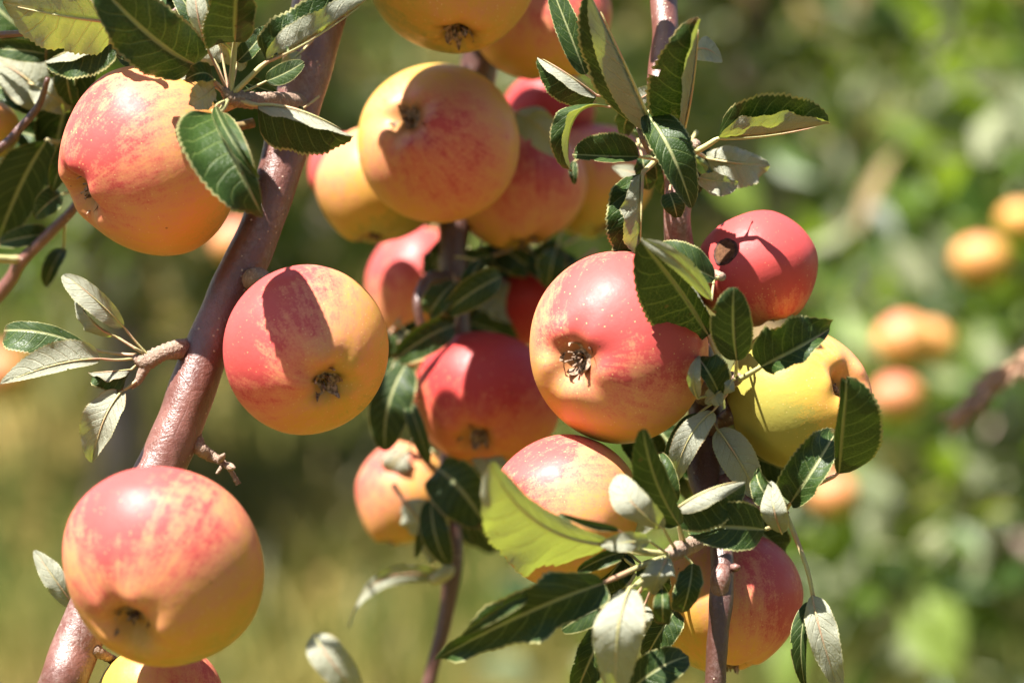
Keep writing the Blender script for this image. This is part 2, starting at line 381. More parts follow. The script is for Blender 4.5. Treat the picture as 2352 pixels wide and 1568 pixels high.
class Branch:
    """an Empty at the limb's start; limb, spurs, twigs and leaves are its parts"""
    def __init__(s, label, at, group='apple branches hanging in the foreground', name='apple_branch'):
        s.loc = W(*at); s.root = empty(name, s.loc); tag(s.root, label, 'branch', group)
    def tube(s, name, pts, mat, sides=14, lump=0.05, per=8, rings=0.0, seed=0):
        """pts: (u, v, depth mm, diameter px)"""
        A = np.array([list(camp(p[0], p[1], p[2])) + [0.5 * p[3] * kpx(D0 + p[2] / 1000)] for p in pts])
        C = catmull(A, per); path = c2w_np(C[:, :3]) - np.array(s.loc); rad = C[:, 3].copy()
        if rings: rad *= 1 + rings * np.where(np.arange(len(rad)) % 2 == 0, 1, -1) * (0.5 + np.random.default_rng(seed).random(len(rad)))
        V, F = tube_np(path, rad, sides, True, lump, seed)
        return link_mesh(name, mesh_from(name, V, F, [mat]), s.root)
    def leaf(s, base, mid, tip, EL, ER, stalk=None, wave=0.10, peak=0.44, bulge=0.14, sd=None):
        link_mesh('leaf', leaf_mesh(base, mid, tip, EL, ER, stalk, wave, peak, bulge, s.loc, sd), s.root)

LSEED = [0]
def leaf_mesh(base, mid, tip, EL, ER, stalk, wave, peak, bulge, origin, sd=None):
    LSEED[0] += 1; r = np.random.default_rng(sd if sd else LSEED[0] * 13 + 5)
    b, m, t = camp(*base), camp(*mid), camp(*tip)
    k = kpx(b[2]); NU, NH = 44, 5
    us = np.linspace(0, 1, NU + 1)
    ctrl = 2 * m - 0.5 * (b + t)                                   # quadratic through the middle point
    C = ((1 - us) ** 2)[:, None] * b + (2 * us * (1 - us))[:, None] * ctrl + (us ** 2)[:, None] * t
    T = np.gradient(C, axis=0); T /= np.linalg.norm(T, axis=1)[:, None]
    p1 = 0.48; p2 = p1 * (1 - peak) / peak
    wmax = (peak ** p1) * ((1 - peak) ** p2); w = (us ** p1) * ((1 - us) ** p2) / wmax
    roll = {-1: max(0.0, r.normal(0.16, 0.2)), 1: max(0.0, r.normal(0.16, 0.2))}; hook = r.normal(0.10, 0.10)
    bites = [(int(r.integers(8, NU - 6)), int(r.choice([-1, 1])), 0.9 + 1.2 * r.random(), 0.5 + 0.7 * r.random()) for _ in range(int(r.random() < 0.30))]
    V, UV = [], []; ids = {}
    Es = {-1: np.array([EL[0], -EL[1], -EL[2]]) * k * 1.17, 1: np.array([ER[0], -ER[1], -ER[2]]) * k * 1.17}
    ph = r.random(6) * 6.28; f1 = 1.6 + r.random() * 1.3; f2 = 3.2 + r.random() * 2
    size = 0.5 * (np.linalg.norm(Es[-1]) + np.linalg.norm(Es[1]))
    for i in range(NU + 1):
        ids[i, 0] = len(V); V.append(C[i]); UV.append((us[i], 0.5))
        for sgn in (-1, 1):
            E = Es[sgn]; ln = np.linalg.norm(E)
            N = np.cross(T[i], E) * sgn; N = -N / (np.linalg.norm(N) + 1e-9)      # (x, y, depth) is left-handed
            for j in range(1, NH + 1):
                a = j / NH
                tooth = 0.0
                if j == NH: tooth = (0.034 if i % 2 else -0.020) * (0.3 + 1.2 * r.random()) * min(1, size * 12 / ln * 8)
                ww = w[i] * (a + tooth)
                wv = wave * ln * (a ** 2) * (math.sin(6.28 * f1 * us[i] + ph[0 if sgn < 0 else 1]) + 0.5 * math.sin(6.28 * f2 * us[i] + ph[2 if sgn < 0 else 3])) * min(1.0, 3 * w[i])
                bl = bulge * ln * w[i] * (a - a * a) * 2.2
                pl = 0.018 * ln * math.sin(6.28 * (us[i] * 8 - 1.7 * a ** 1.25) ) * (a * (1.15 - a)) * w[i] * 2.5
                fwd = 0.10 * ln * a * (1 if (j == NH and i % 2) else 0) * 0.25
                ids[i, sgn * j] = len(V)
                rl = max(0.0, a - 0.55) * roll[sgn] * min(1.0, 2.5 * w[i]); hk = hook * size * max(0.0, us[i] - 0.72) ** 2 * 9
                V.append(C[i] + E * (ww - 0.8 * rl * w[i]) + N * (wv - bl + pl - 1.9 * rl * ln * w[i] + hk) + T[i] * fwd); UV.append((us[i], 0.5 + 0.5 * sgn * a))
    F = []; MI = []
    for i in range(NU):
        for j in range(-NH, NH):
            je = j + 0.5
            if any(bs * je > 0 and ((i - bi) / br_) ** 2 + ((NH - abs(je)) / bd) ** 2 < 1 for bi, bs, br_, bd in bites): continue
            F.append((ids[i, j], ids[i, j + 1], ids[i + 1, j + 1], ids[i + 1, j])); MI.append(0)
    V = c2w_np(np.array(V)); UV = list(UV)
    # raised midrib under the blade and the stalk that carries it on to the twig
    cam_n = c2w_np(C)
    E0 = c2w_np(np.array([b + Es[1], b + Es[-1], b])); Tw = cam_n[5] - cam_n[0]
    nn = np.cross(E0[0] - E0[2], Tw) + np.cross(Tw, E0[1] - E0[2]); nn /= np.linalg.norm(nn) + 1e-12
    rib_r = np.clip(0.00045 * size / 0.008, 0.0003, 0.0007)
    path = []; rad = []
    if stalk is not None:
        s0 = c2w_np(np.array([camp(*stalk)]))[0]; sag = np.array([0, 0, -1.0]) * np.linalg.norm(s0 - cam_n[0]) * 0.06 * (r.random() - 0.3)
        for q in np.linspace(0, 1, 7)[:-1]:
            path.append(s0 * (1 - q) + cam_n[0] * q + sag * 4 * q * (1 - q)); rad.append(rib_r * (1.75 - 0.35 * q))
    for i in range(0, NU - 4, 3):
        path.append(cam_n[i] - nn * rib_r * 0.9); rad.append(rib_r * (1.1 - us[i]))
    tv, tf = tube_np(np.array(path), np.array(rad), 7, True, 0.0)
    off = len(V); V = np.vstack([V, tv]); F += [tuple(q + off for q in f) for f in tf]; MI += [1] * len(tf); UV += [(0, 0)] * len(tv)
    return mesh_from('leaf', V - np.array(origin), F, [LEAF, STALK], True, MI, UV)

# ------------------------------------------------------------------ apples
def apple_surface(ph, tt, sd, hr, taper, dimp):
    r = np.random.default_rng(sd); a = r.random(8) * 6.28
    rho = np.sin(tt); z = np.cos(tt)
    lob = 1 + 0.030 * np.cos(ph + a[0]) + 0.026 * np.cos(2 * ph + a[1]) + 0.016 * np.cos(3 * ph + a[2]) * z + 0.012 * np.cos(5 * ph + a[3]) * np.clip(-z, 0, 1)
    R = rho * lob * (1 - taper * np.clip(-z, 0, 1) ** 1.3 * 0.55)
    Z = z * hr
    Z = Z - 0.42 * np.exp(-(rho / 0.27) ** 2) * (z > 0) * hr
    Z = Z + dimp * np.exp(-(rho / 0.25) ** 2) * (z < 0) * hr
    Z = Z + 0.022 * np.cos(5 * ph + a[4]) * np.exp(-((rho - 0.38) / 0.17) ** 2) * (z < 0)
    Z = Z + 0.048 * np.cos(ph + a[5]) * np.exp(-((rho - 0.5) / 0.3) ** 2) * np.sign(z)
    return np.stack([R * np.cos(ph), R * np.sin(ph), Z], -1)

def axis_matrix(c):
    """rotation that carries the local -Z (the eye) to direction c"""
    return (-c).to_track_quat('Z', 'Y').to_matrix()

def apple(label, u, v, r, dz, eye, blush=0.35, bdir=(-0.5, 0.5, 0.6), ripe=0.0, hr=0.90, taper=0.22, dimp=0.24, stem_len=0.9, sd=None,
          group='ripening apples in the foreground', detail=2, spin=None, name='apple', stem=True, eye_open=1.0):
    sd = sd if sd is not None else int(u * 7 + v * 3 + dz) % 9973
    D = D0 + dz / 1000; R = r * kpx(D); loc = W(u, v, dz)
    e = dirw(*eye); M3 = axis_matrix(e) @ Matrix.Rotation(spin if spin is not None else (sd % 628) / 100.0, 3, 'Z')
    root = empty(name, loc); root.rotation_euler = M3.to_euler()
    tag(root, label, 'apple', group)
    nu, nv = {2: (80, 72), 1: (40, 32), 0: (24, 18)}[detail]
    tt = np.linspace(0, math.pi, nv + 1); ph = np.linspace(0, 2 * math.pi, nu, endpoint=False)
    PH, TT = np.meshgrid(ph, tt[1:-1])
    S = apple_surface(PH, TT, sd, hr, taper, dimp).reshape(-1, 3)
    top = apple_surface(np.zeros(1), np.zeros(1) + 1e-4, sd, hr, taper, dimp)[0]; bot = apple_surface(np.zeros(1), np.zeros(1) + math.pi - 1e-4, sd, hr, taper, dimp)[0]
    V = np.vstack([S, top, bot]) * R; nr = nv - 1; F = []
    for i in range(nr - 1):
        for s in range(nu):
            F.append((i * nu + s, (i + 1) * nu + s, (i + 1) * nu + (s + 1) % nu, i * nu + (s + 1) % nu))
    for s in range(nu):
        F.append((nr * nu, s, (s + 1) % nu)); F.append((nr * nu + 1, (nr - 1) * nu + (s + 1) % nu, (nr - 1) * nu + s))
    sk = link_mesh('skin', mesh_from('skin', V, F, [SKIN]), root)
    b = M3.transposed() @ dirw(*bdir)
    sk['blush_dir'] = (b.x, b.y, b.z); sk['blush'] = float(blush); sk['seed'] = (sd % 97) * 0.37; sk['ripe'] = float(ripe); sk['radius'] = float(R)
    rr = np.random.default_rng(sd + 1)
    # the eye: dried sepals round a tuft of stamens
    zb = (bot[2] - 0.018) * R; CV, CF = [], []
    ns = 5 if detail else 5
    for q in range(ns):
        a0 = 2 * math.pi * (q + 0.25 * rr.random()) / ns; L = R * (0.25 + 0.07 * rr.random()) * eye_open; wd = R * 0.065
        o = len(CV); bend = 0.5 + 0.9 * rr.random()
        nseg = 5
        for i in range(nseg + 1):
            t_ = i / nseg; ang = -0.2 + bend * t_ * 1.9
            rad_ = R * 0.05 + L * t_ * math.cos(ang * 0.6) * 0.85; hz = -R * 0.03 - L * 0.62 * math.sin(min(ang, 2.2)) * t_
            w_ = wd * (1 - t_) ** 0.6 * (0.6 + 0.6 * (t_ < 0.5)) + R * 0.004; tw = 0.5 * (rr.random() - 0.5)
            ca, sa = math.cos(a0), math.sin(a0)
            for g, zz in ((-1, tw), (0, -0.35), (1, -tw)):
                CV.append((ca * rad_ - sa * g * w_, sa * rad_ + ca * g * w_, zb + hz + zz * w_ * (1 if g else -1) * 0.6))
        for i in range(nseg):
            for g in (0, 1):
                CF.append((o + i * 3 + g, o + i * 3 + g + 1, o + i * 3 + g + 4, o + i * 3 + g + 3))
    if detail == 2:
        for q in range(11):
            a0 = rr.random() * 6.28; L = R * (0.09 + 0.10 * rr.random()); r0 = R * 0.06 * rr.random(); lean = 0.4 * rr.random()
            p = [np.array([math.cos(a0) * (r0 + lean * L * x), math.sin(a0) * (r0 + lean * L * x), zb + R * 0.01 - L * x]) for x in (0, 0.5, 1)]
            tv, tf = tube_np(p, np.array([1, .9, 1.3]) * R * 0.009, 5, True)
            o = len(CV); CV += [tuple(x) for x in tv]; CF += [tuple(i + o for i in f) for f in tf]
    link_mesh('calyx', mesh_from('calyx', CV, CF, [SEPAL]), root)
    if stem:
        zt = top[2] * R; bx, by = 0.25 * (rr.random() - .5), 0.25 * (rr.random() - .5)
        P = [(0, 0, zt - R * 0.04), (bx * .2 * R, by * .2 * R, zt + R * 0.2 * stem_len), (bx * .6 * R, by * .6 * R, zt + R * 0.45 * stem_len), (bx * 1.3 * R, by * 1.3 * R, zt + R * 0.75 * stem_len)]
        pp = catmull(P, 5); tv, tf = tube_np(pp, np.linspace(0.035, 0.045, len(pp)) * R + 0.0003, 8, True, 0.1)
        link_mesh('stem', mesh_from('stem', tv, tf, [STEM]), root)
    return root, sk, M3, R

# ------------------------------------------------------------------ branches of the foreground
B1 = Branch('thick reddish brown branch running diagonally down the left, between the pink apples', (1010, -2600, 90))
B1.tube('limb', [(1010, -2600, 90, 190), (960, -1900, 70, 178), (880, -1100, 45, 160), (800, -420, 46, 142), (748, -60, 34, 132), (715, 110, 28, 122), (680, 250, 23, 108), (637, 410, 17, 100), (590, 545, 12, 98),
                 (540, 650, 8, 104), (497, 745, 4, 100), (450, 870, 0, 108), (408, 985, -4, 112), (360, 1090, -8, 112), (290, 1230, -14, 112), (225, 1370, -19, 108), (172, 1490, -24, 112), (135, 1600, -28, 112),
                 (60, 1860, 0, 106), (10, 2200, 5, 90), (-10, 2600, 15, 66), (-5, 3000, 25, 34), (0, 3200, 30, 14)], BARK, 28, 0.035, 8, 0.0, 3)
B1.tube('spur', [(540, 656, 14, 50), (566, 645, 6, 52), (590, 638, -2, 48), (606, 642, -6, 40), (622, 656, -6, 26)], SPUR, 12, 0.08, 6, 0.07, 5)
B1.tube('spur', [(430, 800, 0, 44), (405, 803, -4, 44), (380, 808, -6, 40), (355, 820, -6, 38), (335, 832, -6, 38), (318, 826, -6, 26), (306, 818, -6, 12)], SPUR, 14, 0.06, 5, 0.09, 8)
B1.tube('twig', [(352, 815, -6, 26), (330, 850, -6, 26), (318, 872, -6, 20), (300, 890, -6, 12)], SPUR, 10, 0.05, 6, 0.04, 9)
B1.tube('twig', [(445, 1010, -4, 46), (460, 1030, -5, 34), (482, 1046, -3, 28), (505, 1058, -4, 17), (528, 1078, -4, 12), (548, 1112, -4, 13)], SPUR, 10, 0.08, 6, 0.10, 11)
B1.tube('bud', [(505, 1058, -4, 12), (510, 1050, -8, 16), (516, 1042, -10, 5)], SPUR, 8, 0.05, 4, 0.0, 12)
B1.tube('bud', [(515, 1066, -4, 12), (530, 1072, -8, 18), (540, 1074, -10, 5)], SPUR, 8, 0.05, 4, 0.0, 13)
B1.tube('bud', [(512, 1066, -4, 9), (502, 1082, -6, 9), (496, 1088, -6, 4)], SPUR, 8, 0.05, 4, 0.0, 14)
B1.tube('spur', [(690, 240, 22, 62), (655, 236, 4, 44), (620, 230, -12, 36), (585, 232, -20, 38), (552, 228, -24, 42), (528, 222, -26, 34), (512, 205, -28, 16)], SPUR, 14, 0.07, 5, 0.09, 15)
B1.tube('spur', [(540, 232, -24, 30), (515, 246, -22, 26), (490, 262, -16, 22), (470, 280, -4, 16)], STALK, 10, 0.05, 5, 0.03, 16)
B1.tube('spur', [(185, 1470, -24, 44), (212, 1490, -26, 36), (235, 1502, -24, 26), (262, 1516, -18, 20), (285, 1528, -12, 14)], SPUR, 12, 0.08, 5, 0.09, 17)
N1 = (528, 222, -26)
L = B1.leaf
L((452, 150, -26), (345, 82, -50), (215, -50, -70), (-46, 52, 14), (52, -44, -6), N1, 0.10)                 # broad dark leaf over the first apple
L((318, 68, -30), (262, 12, -34), (190, -40, -30), (-22, 18, 6), (20, -10, 22), None, 0.12)
L((540, 97, -30), (543, 10, -52), (548, -110, -70), (-80, 10, 4), (48, 4, 34), N1, 0.08, 0.36)
L((612, 140, -30), (722, 84, -34), (856, -10, -28), (-46, -62, -12), (-14, -40, 24), N1, 0.14)
L((612, 186, -22), (655, 168, -24), (700, 142, -22), (-9, -20, 0), (9, 18, 4), N1, 0.06)
L((592, 244, -26), (692, 258, -34), (810, 316, -30), (-2, 22, 30), (-14, 78, -50), N1, 0.06, 0.40)          # white edged dark leaf
L((498, 262, -52), (545, 372, -72), (605, 500, -64), (26, -18, -8), (-112, 22, 14), (520, 232, -28), 0.05, 0.36)
L((494, 244, -50), (530, 318, -74), (596, 412, -70), (12, -8, 8), (-14, 10, 8), (520, 232, -28), 0.12)
L((492, 200, -28), (470, 222, -36), (434, 240, -32), (-14, -26, 4), (10, 24, 6), N1, 0.2)
L((490, 180, -30), (462, 168, -36), (424, 186, -32), (8, 20, 8), (-4, -24, 6), N1, 0.2)
L((475, 100, -16), (440, 30, -20), (390, -40, -14), (-22, 12, 0), (24, -8, 8), N1, 0.08)
L((468, 92, -34), (452, 20, -40), (446, -50, -34), (20, 0, 10), (-20, 0, 8), N1, 0.06)
L((500, 150, -18), (465, 100, -20), (425, 30, -14), (22, -14, 4), (-24, 14, 4), N1, 0.1)
L((545, 142, -14), (582, 104, -16), (616, 58, -12), (-20, -12, 4), (20, 14, 4), N1, 0.1)
L((448, 165, -14), (385, 158, -16), (308, 138, -10), (2, -18, 4), (-2, 20, 6), N1, 0.1)
L((345, 150, -4), (305, 146, -4), (266, 128, 0), (2, 16, 4), (2, -16, 4), (440, 170, -12), 0.1)
L((560, 190, -8), (590, 200, -4), (640, 215, 0), (-4, -20, 6), (0, 20, 6), N1, 0.08)
L((505, 100, -22), (515, 60, -24), (500, -20, -18), (-24, 6, 4), (22, 0, 6), N1, 0.1)
# spur with pale leaves left of the branch
L((285, 752, -10), (216, 684, -16), (147, 632, -12), (12, -16, 8), (-20, 20, 12), (345, 820, -6), 0.06, 0.5)
L((262, 770, -6), (212, 738, -14), (174, 674, -8), (-8, -12, 18), (-30, 22, -26), (335, 815, -6), 0.05, 0.5)
L((205, 800, -2), (105, 764, -6), (8, 758, -2), (-8, 52, 6), (2, -18, -6), (312, 815, -6), 0.08, 0.62)
L((232, 824, -16), (125, 838, -22), (4, 882, -16), (-6, -44, 4), (4, 15, 8), (312, 822, -6), 0.07, 0.42)
L((300, 850, -8), (252, 854, -12), (203, 856, -8), (-5, 42, -6), (-2, 16, 16), (312, 838, -6), 0.2, 0.36)
L((281, 898, -10), (240, 962, -18), (213, 1058, -10), (-44, -6, 10), (24, 14, 12), (322, 868, -6), 0.10, 0.42)
L((176, 1398, 24), (128, 1332, 18), (80, 1264, 22), (20, -16, 6), (-22, 14, 6), (210, 1400, 20), 0.08)

# foliage on the same limb above the picture (it throws the dapples)
def spray(br, u, v, dz, n, spread, seed, size=150, droop=0.4):
    r = random.Random(seed)
    br.tube('spur', [(u + spread * 0.05, v + 20, dz, 26), (u, v, dz - 6, 24), (u - 14, v + 6, dz - 12, 12)], SPUR, 8, 0.05, 4, 0.08, seed)
    for i in range(n):
        a = 6.283 * (i + r.random() * 0.7) / n; ln = size * (0.75 + 0.6 * r.random()); w_ = ln * (0.24 + 0.08 * r.random())
        el = (r.random() - 0.45) * 0.9
        d = (math.cos(a) * math.cos(el), -math.sin(el) - 0.05, math.sin(a) * math.cos(el))        # picture right, down, away
        b_ = (u + d[0] * 45, v + d[1] * 45, dz + d[2] * 8)
        t_ = (b_[0] + d[0] * ln, b_[1] + d[1] * ln + ln * droop * 0.35, b_[2] + d[2] * ln * 0.16)
        m_ = ((b_[0] + t_[0]) / 2, (b_[1] + t_[1]) / 2 - ln * droop * 0.12, (b_[2] + t_[2]) / 2)
        side = Vector((d[0], d[1], d[2])).cross(Vector((0, -1, 0)));
        if side.length < 0.1: side = Vector((1, 0, 0))
        side.normalize(); fold = -0.5 - 0.5 * r.random()
        br.leaf(b_, m_, t_, (-side.x * w_, -side.y * w_ + fold * w_ * 0.5, side.z * w_), (side.x * w_, side.y * w_ + fold * w_ * 0.5, -side.z * w_), (u, v, dz), 0.10)
for q, (u, v, dz) in enumerate([(700, -330, 0), (900, -560, 60), (820, -820, 10), (1010, -1050, 60)]):
    spray(B1, u, v, dz, 6, 60, 40 + q)

# ---- slender upright branch on the right
B2 = Branch('slender pinkish brown branch running straight down on the right, behind the leaf clusters', (1500, -1700, 40))
B2.tube('limb', [(1500, -1700, 40, 110), (1490, -900, 25, 92), (1505, -300, 60, 74), (1524, 0, 30, 64), (1527, 90, 21, 60), (1514, 195, 12, 54), (1532, 290, 6, 56), (1556, 420, 8, 62), (1556, 520, 8, 66), (1575, 660, 20, 70),
                 (1605, 820, 26, 76), (1615, 900, 26, 78)], BARK, 22, 0.05, 8, 0.0, 21)
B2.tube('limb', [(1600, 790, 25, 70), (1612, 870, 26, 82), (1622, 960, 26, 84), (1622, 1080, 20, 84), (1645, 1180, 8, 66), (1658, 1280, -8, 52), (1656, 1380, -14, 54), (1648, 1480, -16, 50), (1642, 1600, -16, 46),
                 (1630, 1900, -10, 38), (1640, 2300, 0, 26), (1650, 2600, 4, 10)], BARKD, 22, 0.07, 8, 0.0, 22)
B2.tube('spur', [(1560, 350, 4, 40), (1585, 345, -4, 34), (1600, 330, -8, 24)], SPUR, 10, 0.06, 5, 0.08, 22)
B2.tube('spur', [(1590, 620, 18, 40), (1615, 640, -4, 30), (1640, 632, -18, 26), (1660, 636, -24, 20)], SPUR, 12, 0.1, 5, 0.10, 23)
B2.tube('spur', [(1620, 900, 20, 60), (1650, 885, 2, 46), (1680, 872, -14, 36), (1700, 868, -22, 18)], SPUR, 12, 0.08, 5, 0.09, 24)
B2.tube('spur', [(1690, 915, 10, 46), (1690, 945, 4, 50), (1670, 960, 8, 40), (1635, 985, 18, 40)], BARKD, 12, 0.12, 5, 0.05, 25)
B2.tube('spur', [(1640, 1210, 4, 48), (1600, 1245, -20, 40), (1560, 1262, -40, 38), (1530, 1275, -46, 28), (1512, 1268, -48, 16)], SPUR, 12, 0.08, 5, 0.08, 26)
B2.tube('spur', [(1668, 1110, 14, 50), (1710, 1140, 4, 36), (1745, 1160, -8, 34), (1790, 1172, -16, 24), (1808, 1182, -18, 16)], BARK, 12, 0.08, 5, 0.06, 27)
B2.tube('bud', [(1658, 1306, -12, 40), (1655, 1326, -15, 46), (1654, 1352, -15, 44), (1656, 1390, -13, 36)], BARK, 10, 0.05, 4, 0.0, 28)
B2.tube('bud', [(1675, 1302, -10, 18), (1690, 1303, -14, 20), (1700, 1300, -14, 8)], BARK, 8, 0.05, 4, 0.0, 29)
B2.tube('bud', [(1490, 350, -8, 10), (1474, 315, -12, 13), (1461, 281, -10, 4)], SPUR, 8, 0.05, 4, 0.08, 30)
B2.tube('twig', [(1805, 1180, -18, 13), (1832, 1245, -20, 12), (1855, 1310, -22, 11), (1868, 1370, -22, 10)], STALK, 8, 0.03, 6, 0.0, 31)
L = B2.leaf; N2 = (1500, 235, 2)
L((1497, 298, -12), (1440, 165, -34), (1356, -14, -50), (-80, -12, -20), (-46, 12, 4), (1520, 320, 0), 0.05, 0.42, 0.03)      # tall half folded leaf
L((1345, 172, 0), (1306, 70, -4), (1260, -46, 0), (-26, 10, 2), (26, -10, 10), (1480, 260, 4), 0.06)
L((1370, 222, -2), (1296, 168, -10), (1234, 132, -4), (-20, 46, -34), (-8, 18, 22), (1498, 205, 4), 0.05, 0.42)
L((1400, 244, -14), (1322, 268, -22), (1308, 394, -14), (-16, 4, 32), (-44, 4, -6), (1496, 200, 2), 0.06, 0.5)
L((1468, 360, -14), (1392, 360, -18), (1314, 354, -14), (-2, 15, 18), (2, -46, 26), (1520, 368, 2), 0.03, 0.45)
L((1572, 294, -14), (1594, 172, -38), (1604, 42, -56), (-88, 8, -8), (-22, -2, 46), (1548, 330, 2), 0.05, 0.42)
L((1582, 122, 8), (1620, 112, 4), (1658, 138, 8), (8, 26, 4), (6, -30, -6), (1570, 180, 6), 0.05)
L((1650, 316, -12), (1768, 310, -18), (1906, 282, -10), (4, -90, 40), (0, -24, 62), (1598, 348, -8), 0.07, 0.42)
L((1486, 262, -18), (1542, 352, -32), (1589, 478, -20), (40, -26, -14), (-36, 22, 6), (1505, 240, 0), 0.04, 0.42)
L((1473, 398, -8), (1470, 490, -14), (1468, 592, -6), (-30, 6, 44), (-74, 16, -10), (1512, 360, 2), 0.08, 0.5)
L((1627, 770, -24), (1562, 665, -44), (1473, 556, -62), (-66, 56, -46), (34, -30, 26), (1680, 872, -18), 0.05, 0.45)
L((1634, 688, -48), (1560, 604, -62), (1472, 548, -66), (12, -10, 14), (-14, 10, 10), (1640, 640, -20), 0.04)
L((1642, 640, -28), (1570, 606, -34), (1498, 576, -28), (-6, 24, 6), (8, -42, -4), (1655, 636, -22), 0.05)
L((1692, 828, -40), (1684, 742, -54), (1686, 660, -62), (-46, 2, 4), (38, 2, 2), (1690, 866, -20), 0.05)
L((1748, 842, -34), (1826, 804, -44), (1908, 754, -34), (-36, -72, 34), (6, 30, 20), (1692, 874, -20), 0.20, 0.40)
L((1652, 905, -24), (1628, 858, -34), (1600, 815, -26), (-20, 14, 16), (34, -22, 4), (1680, 880, -16), 0.16)
L((1602, 914, -30), (1592, 866, -40), (1606, 818, -32), (14, 2, 12), (-12, -2, 12), (1650, 900, -18), 0.06)
L((1682, 872, -30), (1674, 888, -36), (1664, 904, -32), (-8, -8, 4), (12, 8, 6), (1690, 870, -20), 0.06)
L((1664, 892, -22), (1642, 906, -28), (1618, 926, -22), (-8, -18, 4), (12, 22, 6), (1685, 878, -18), 0.12)
L((1638, 944, -20), (1582, 1008, -30), (1544, 1116, -20), (-28, -10, 10), (26, 10, 8), (1670, 905, -10), 0.06)
L((1604, 948, -8), (1562, 1010, -12), (1528, 1100, -4), (24, 6, 0), (-22, -6, -2), (1660, 910, -4), 0.06)
L((1648, 985, -6), (1698, 1058, -12), (1744, 1146, -4), (-30, 20, 6), (30, -22, 6), (1640, 955, 10), 0.05)
L((1816, 1154, -26), (1866, 1082, -36), (1926, 982, -24), (-48, -36, -6), (26, 24, 16), (1800, 1178, -18), 0.12)
L((1926, 1088, -24), (1932, 985, -44), (1946, 872, -58), (-14, 0, 20), (82, 2, -8), (1860, 1120, -24), 0.05, 0.46)
L((1802, 1164, -28), (1752, 1126, -36), (1738, 1072, -28), (-18, 20, 6), (20, -18, 8), (1808, 1182, -18), 0.12)
L((1796, 1224, -36), (1778, 1170, -44), (1772, 1108, -36), (24, -4, 6), (-28, 4, 8), (1808, 1185, -20), 0.07)
L((1866, 1366, -22), (1886, 1456, -30), (1930, 1596, -22), (-26, 10, 10), (34, -6, 10), None, 0.10)
L((1860, 1380, -14), (1840, 1470, -18), (1850, 1580, -12), (14, 0, 4), (-22, 0, 0), (1866, 1366, -22), 0.06)
L((1606, 408, 4), (1650, 416, -4), (1696, 420, 4), (0, 30, 4), (-2, -14, 12), (1585, 370, 4), 0.14)
L((1622, 362, 24), (1690, 374, 14), (1772, 380, 24), (2, 52, 2), (-2, -36, 8), (1592, 345, 4), 0.18)
L((1538, 444, -6), (1548, 470, -10), (1556, 502, -6), (22, -4, 4), (-24, 2, 4), (1540, 420, 6), 0.10)
L((1518, 400, 60), (1466, 398, 52), (1408, 384, 60), (0, -16, 4), (0, 24, 6), (1555, 380, 10), 0.08)
L((1492, 302, 50), (1450, 282, 46), (1412, 268, 50), (-4, 18, 6), (2, -14, 8), (1530, 300, 10), 0.10)
L((1496, 208, -4), (1470, 226, -8), (1436, 232, -4), (-4, -20, 2), (4, 14, 4), (1512, 196, 4), 0.05)
L((1318, 370, 40), (1316, 396, 38), (1320, 424, 40), (10, 0, 4), (-10, 0, 4), (1400, 330, 30), 0.05)
# low cluster in front of the last apple
N3 = (1535, 1272, -46)
L((1560, 1206, -46), (1508, 1104, -66), (1477, 986, -82), (-52, 8, 2), (28, -14, 18), (1575, 1250, -36), 0.06)
L((1548, 1155, -26), (1528, 1090, -30), (1512, 1036, -24), (-26, 4, 0), (26, -4, 4), (1565, 1250, -30), 0.06)
L((1524, 1212, -66), (1456, 1158, -76), (1416, 1088, -66), (28, -18, 4), (-36, 16, 4), (1550, 1258, -44), 0.05, 0.5)
L((1552, 1172, -44), (1630, 1126, -52), (1712, 1106, -42), (2, 22, 24), (8, 72, -44), (1570, 1250, -36), 0.05)
L((1758, 1216, -36), (1672, 1210, -46), (1574, 1208, -36), (-12, 48, 2), (0, -56, 2), (1800, 1190, -20), 0.06, 0.40)
L((1402, 1248, -66), (1240, 1200, -94), (1128, 1066, -122), (14, -24, 20), (-58, 118, -112), N3, 0.09, 0.50)
L((1420, 1216, -72), (1350, 1204, -90), (1284, 1180, -94), (4, 8, 10), (-2, -13, 10), (1450, 1240, -60), 0.05)
L((1388, 1338, -72), (1205, 1408, -86), (998, 1516, -72), (16, 52, -34), (-26, -48, 34), N3, 0.16, 0.36)
L((1212, 1368, -90), (1140, 1402, -98), (1062, 1458, -86), (10, 14, 6), (-4, -12, 10), (1260, 1345, -84), 0.05)
L((1446, 1352, -76), (1420, 1448, -92), (1414, 1600, -76), (-54, -2, 6), (52, 2, 8), N3, 0.06, 0.46)
L((1408, 1384, -40), (1350, 1408, -46), (1288, 1446, -38), (4, 30, 4), (-10, -30, 4), N3, 0.08)
L((1400, 1436, -30), (1362, 1500, -36), (1322, 1596, -28), (46, 8, 4), (-46, -4, 6), (1490, 1330, -40), 0.08)
L((1442, 1590, -50), (1510, 1536, -58), (1582, 1506, -48), (-22, -36, -4), (24, 32, 6), (1420, 1640, -40), 0.12)
L((1535, 1278, -54), (1516, 1316, -66), (1500, 1360, -56), (-36, 2, 10), (34, 4, 12), N3, 0.18, 0.5)
L((1520, 1352, -60), (1522, 1392, -66), (1522, 1432, -58), (20, 0, 4), (-20, 0, 4), (1515, 1330, -58), 0.10, 0.6)
L((1590, 1292, -40), (1584, 1346, -50), (1566, 1408, -42), (24, -4, 14), (-32, 6, 2), (1560, 1262, -42), 0.12, 0.56)
L((1434, 1266, -50), (1384, 1282, -56), (1326, 1312, -48), (6, 20, 4), (-8, -20, 6), N3, 0.08)
L((1492, 1242, -72), (1440, 1244, -80), (1378, 1250, -70), (0, -20, 8), (-2, 20, 8), N3, 0.10)
